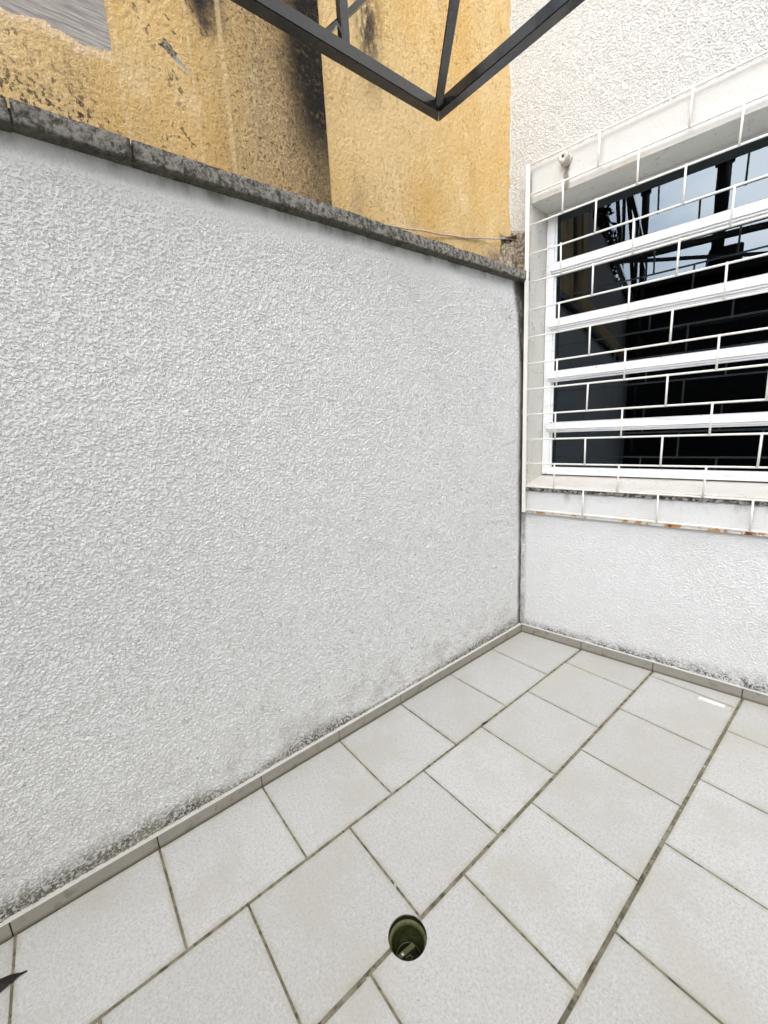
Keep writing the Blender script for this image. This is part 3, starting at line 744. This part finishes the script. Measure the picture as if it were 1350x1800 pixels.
MB().bar((X0+.03, -2.94, ZB+B-.01), (X0+.03, -1.56, 3.42), .022, .03, up=Vector((1, 0, 0))).build('brace', MT['steel'], pg)
MB().wbox((X0, X0+B), (YE, -.8), (3.42, 3.47), bev=.003).build('beam', MT['steel'], pg)
for x, y in ((X0, YE), (XE-B, YE), (XE-B, Y1-B)):
    MB().wbox((x+.001, x+B-.001), (y+.001, y+B-.001), (.001, ZB-.001), bev=.003).build('leg', MT['steel'], pg)
MB().wbox((X0+.001, X0+B-.001), (YE+.001, YE+B-.001), (ZB+B+.001, 3.419), bev=.003).build('strut', MT['steel'], pg)

# ------------------------------------------------------------------ drain
dn = thing('floor_drain', 'open round floor drain hole lined with algae-green pipe, metal strap across the bottom', 'drain')
cx, cy, rr = DR
o3 = (cx, cy, 0)
MB().lathe([(rr+.001, -.004), (rr-.0005, -.005), (rr-.0015, -.020), (rr-.002, -.026)], o3, seg=48).build('collar', MT['sludge'], dn, True)
MB().lathe([(rr-.001, -.018), (rr-.0060, -.0185), (rr-.0085, -.022), (rr-.0092, -.030)], o3, seg=48).build('pipe_lip', MT['strap'], dn, True)
MB().lathe([(rr-.0070, -.026), (rr-.0100, -.034), (rr-.0100, -.15), (0, -.152)], o3, seg=48).build('pipe', MT['pvc'], dn, True)
MB().lathe([(0, -.098), (.018, -.097), (rr-.009, -.100)], o3, seg=48).build('water', MT['sludge'], dn, True)
d1 = Vector((.10, .99, 0)).normalized(); d2 = Vector((-d1.y, d1.x, 0)); c = Vector((cx-.006, cy-.012, -.060))
m = MB(); m.box(c, (.074, .014, .003), (d1, d2, Zv), .0008); m.box(c-d1*.036+Zv*-.008, (.003, .013, .02), (d1, d2, Zv), .0006); m.box(c+d1*.036+Zv*-.008, (.003, .013, .02), (d1, d2, Zv), .0006)
m.build('strap', MT['strap'], dn)
MB().lathe([(0, .005), (.0045, .0045), (.006, .0015), (.006, .0)], c-d1*.006, Zv, 16).build('bolt', MT['bolt'], dn, True)
ring = [Vector((cx, cy, -.088)) + Vector((math.cos(a)*.040, math.sin(a)*.040, math.sin(a*3)*.002)) for a in np.linspace(0.3, 4.9, 26)]
MB().tube(ring, .0016, 6).build('wire_ring', MT['strap'], dn, True)
hk = [c + d2*x_ + d1*y_ + Zv*z_ for x_, y_, z_ in ((-.030, -.012, .004), (-.033, .006, .005), (-.026, .014, .006), (-.017, .010, .005), (-.015, -.004, .004))]
MB().tube(hk, .0022, 7).build('hook', MT['strap'], dn, True)
for k in range(5):
    a = random.uniform(0, 6.28); p = Vector((cx+random.uniform(-.015, .02), cy+random.uniform(-.028, .0), -.084+random.uniform(0, .006)))
    q = p+Vector((math.cos(a), math.sin(a), .2))*.018; MB().tube([p, (p+q)/2+Vector((.002, .003, .001)), q], [.0014, .0012, .0007], 6).build('debris', MT['strap'], dn, True)

# ------------------------------------------------------------------ litter
bm = bmesh.new()
out = [(.100, -2.905), (.112, -2.850), (.128, -2.805), (.1365, -2.787), (.1400, -2.784), (.1465, -2.769), (.1480, -2.7695), (.1475, -2.786), (.153, -2.806), (.159, -2.832), (.150, -2.880), (.140, -2.930)]
def lz(x, y): return .004+.010*math.exp(-((x-.135)/.012)**2)*(.4+abs(y+2.77)*4)
ctr = bm.verts.new((.134, -2.85, .014)); vs = [bm.verts.new((x, y, .003+.0016*(i % 3))) for i, (x, y) in enumerate(out)]
for k in range(len(vs)): bm.faces.new((vs[k], vs[(k+1) % len(vs)], ctr))
r = bmesh.ops.extrude_face_region(bm, geom=bm.faces[:])
for v in [e for e in r['geom'] if isinstance(e, bmesh.types.BMVert)]: v.co.z += .0012
bmesh.ops.recalc_face_normals(bm, faces=bm.faces[:])
me = bpy.data.meshes.new('dry_leaf'); bm.to_mesh(me); bm.free()
tag(link('dry_leaf', me, MT['leaf']), 'dark brown pointed dry leaf lying on the floor tiles at the lower left', 'leaf')
c = Vector((1.113, .040, .0012)); dx = Vector((1, .10, 0)).normalized(); dy = Vector((-.10, 1, 0)).normalized()
bm = bmesh.new(); nn_ = 16
top = [c+dx*(-.055+.110*i/nn_)+dy*(.016+random.uniform(-.0012, .0012)) for i in range(nn_+1)]; bot = [c+dx*(-.055+.110*i/nn_+random.uniform(-.001, .001))-dy*(.016+random.uniform(-.0012, .0012)) for i in range(nn_+1)]
tv = [bm.verts.new(p+Zv*random.uniform(0, .0006)) for p in top]; bv = [bm.verts.new(p+Zv*random.uniform(0, .0006)) for p in bot]
for i in range(nn_): bm.faces.new((bv[i], bv[i+1], tv[i+1], tv[i]))
r = bmesh.ops.extrude_face_region(bm, geom=bm.faces[:])
for v in [e for e in r['geom'] if isinstance(e, bmesh.types.BMVert)]: v.co.z -= .0008
bmesh.ops.recalc_face_normals(bm, faces=bm.faces[:])
me = bpy.data.meshes.new('paper_strip'); bm.to_mesh(me); bm.free(); tag(link('paper_strip', me, MT['tape']), 'small white strip of paper stuck flat on a floor tile near the house skirting', 'paper')
tw = MB(); tw.tube([(.405, -.975, .001), (.408, -.955, .004), (.413, -.935, .003)], [.003, .005, .002], 7)
tag(tw.build('twig', MT['twig'], None, True), 'tiny dark scrap of twig lying in the long floor joint', 'twig')

# ------------------------------------------------------------------ what the window glass mirrors, behind the camera
rh = thing('rear_house', 'dark single-storey house with a low sheet roof, mirrored in the window glass', 'house')
m = MB(); m.wbox((-.3, 7), (-11, -7.0), (-.3, 3.55)); m.build('wall', MT['rear'], rh)
m = MB(); m.wbox((-.5, 7.3), (-11.3, -6.6), (3.56, 3.68), bev=.02); m.wbox((1.15, 1.65), (-8.2, -7.3), (3.69, 4.15), bev=.05); m.build('roof', MT['roof'], rh)
for k in range(3):
    wm = MB(); wm.wbox((.6+k*1.9, 1.7+k*1.9), (-7.0, -6.96), (1.0, 2.3)); wo = wm.build('window', MT['rubber'], rh)
for x, zb, zt, rd, lab in ((.13, 3.69, 5.28, .065, 'slim black flue with a rounded cowl on the rear roof, left in the window reflection'), (1.26, 3.69, 5.36, .095, 'thick black flue with a rounded cowl on the rear roof, right in the window reflection')):
    t = thing('chimney_flue', lab, 'flue', 'black flues on the rear roof')
    MB().lathe([(0, zb), (rd, zb), (rd, zt-.3), (0, zt-.3)], (x, -7.1, 0), seg=20).build('pipe', MT['pipe'], t, True)
    MB().lathe([(0, zt-.42), (rd*1.35, zt-.42), (rd*1.4, zt-.12), (rd*1.05, zt-.02), (0, zt)], (x, -7.1, 0), seg=20).build('cowl', MT['pipe'], t, True)
tr = thing('tree', 'dark leafy tree beside the rear house, mirrored in the left of the window glass', 'tree')
MB().tube([(-1.6, -7.6, -.5), (-1.62, -7.6, 2), (-1.5, -7.55, 3.6), (-1.45, -7.5, 5)], [.16, .13, .1, .05], 10).build('trunk', MT['bark'], tr, True)
NL = 9000; ctrs = [(-1.6, -7.6, 4.3, 1.0), (-2.4, -7.9, 4.0, .95), (-.95, -7.5, 4.3, .62), (-1.5, -7.4, 5.0, .62), (-2.9, -7.2, 4.8, .7), (-1.0, -7.8, 4.9, .5), (-.75, -7.4, 3.8, .5)]
vv = []
for k in range(NL):
    c_ = ctrs[rng.integers(len(ctrs))]; d = rng.normal(size=3); d /= np.linalg.norm(d); p = np.array(c_[:3])+d*c_[3]*rng.uniform(.2, 1)**.5
    a = rng.normal(size=3); a /= np.linalg.norm(a); b = np.cross(a, rng.normal(size=3)); b /= np.linalg.norm(b); s_ = rng.uniform(.04, .09)
    vv += [p-a*s_, p+b*s_*.5, p+a*s_, p-b*s_*.5]
vv = np.array(vv, np.float32); me = bpy.data.meshes.new('crown'); me.from_pydata(vv.tolist(), [], [(4*i, 4*i+1, 4*i+2, 4*i+3) for i in range(NL)]); me.update()
link('crown', me, MT['leafm'], tr)
gw = MB().wbox((4.6, 4.75), (-7, .65), (-.3, 1.9), bev=.01).build('garden_wall', MT['gwall']); tag(gw, 'plain pale rendered garden wall closing the far right side of the yard', 'wall')
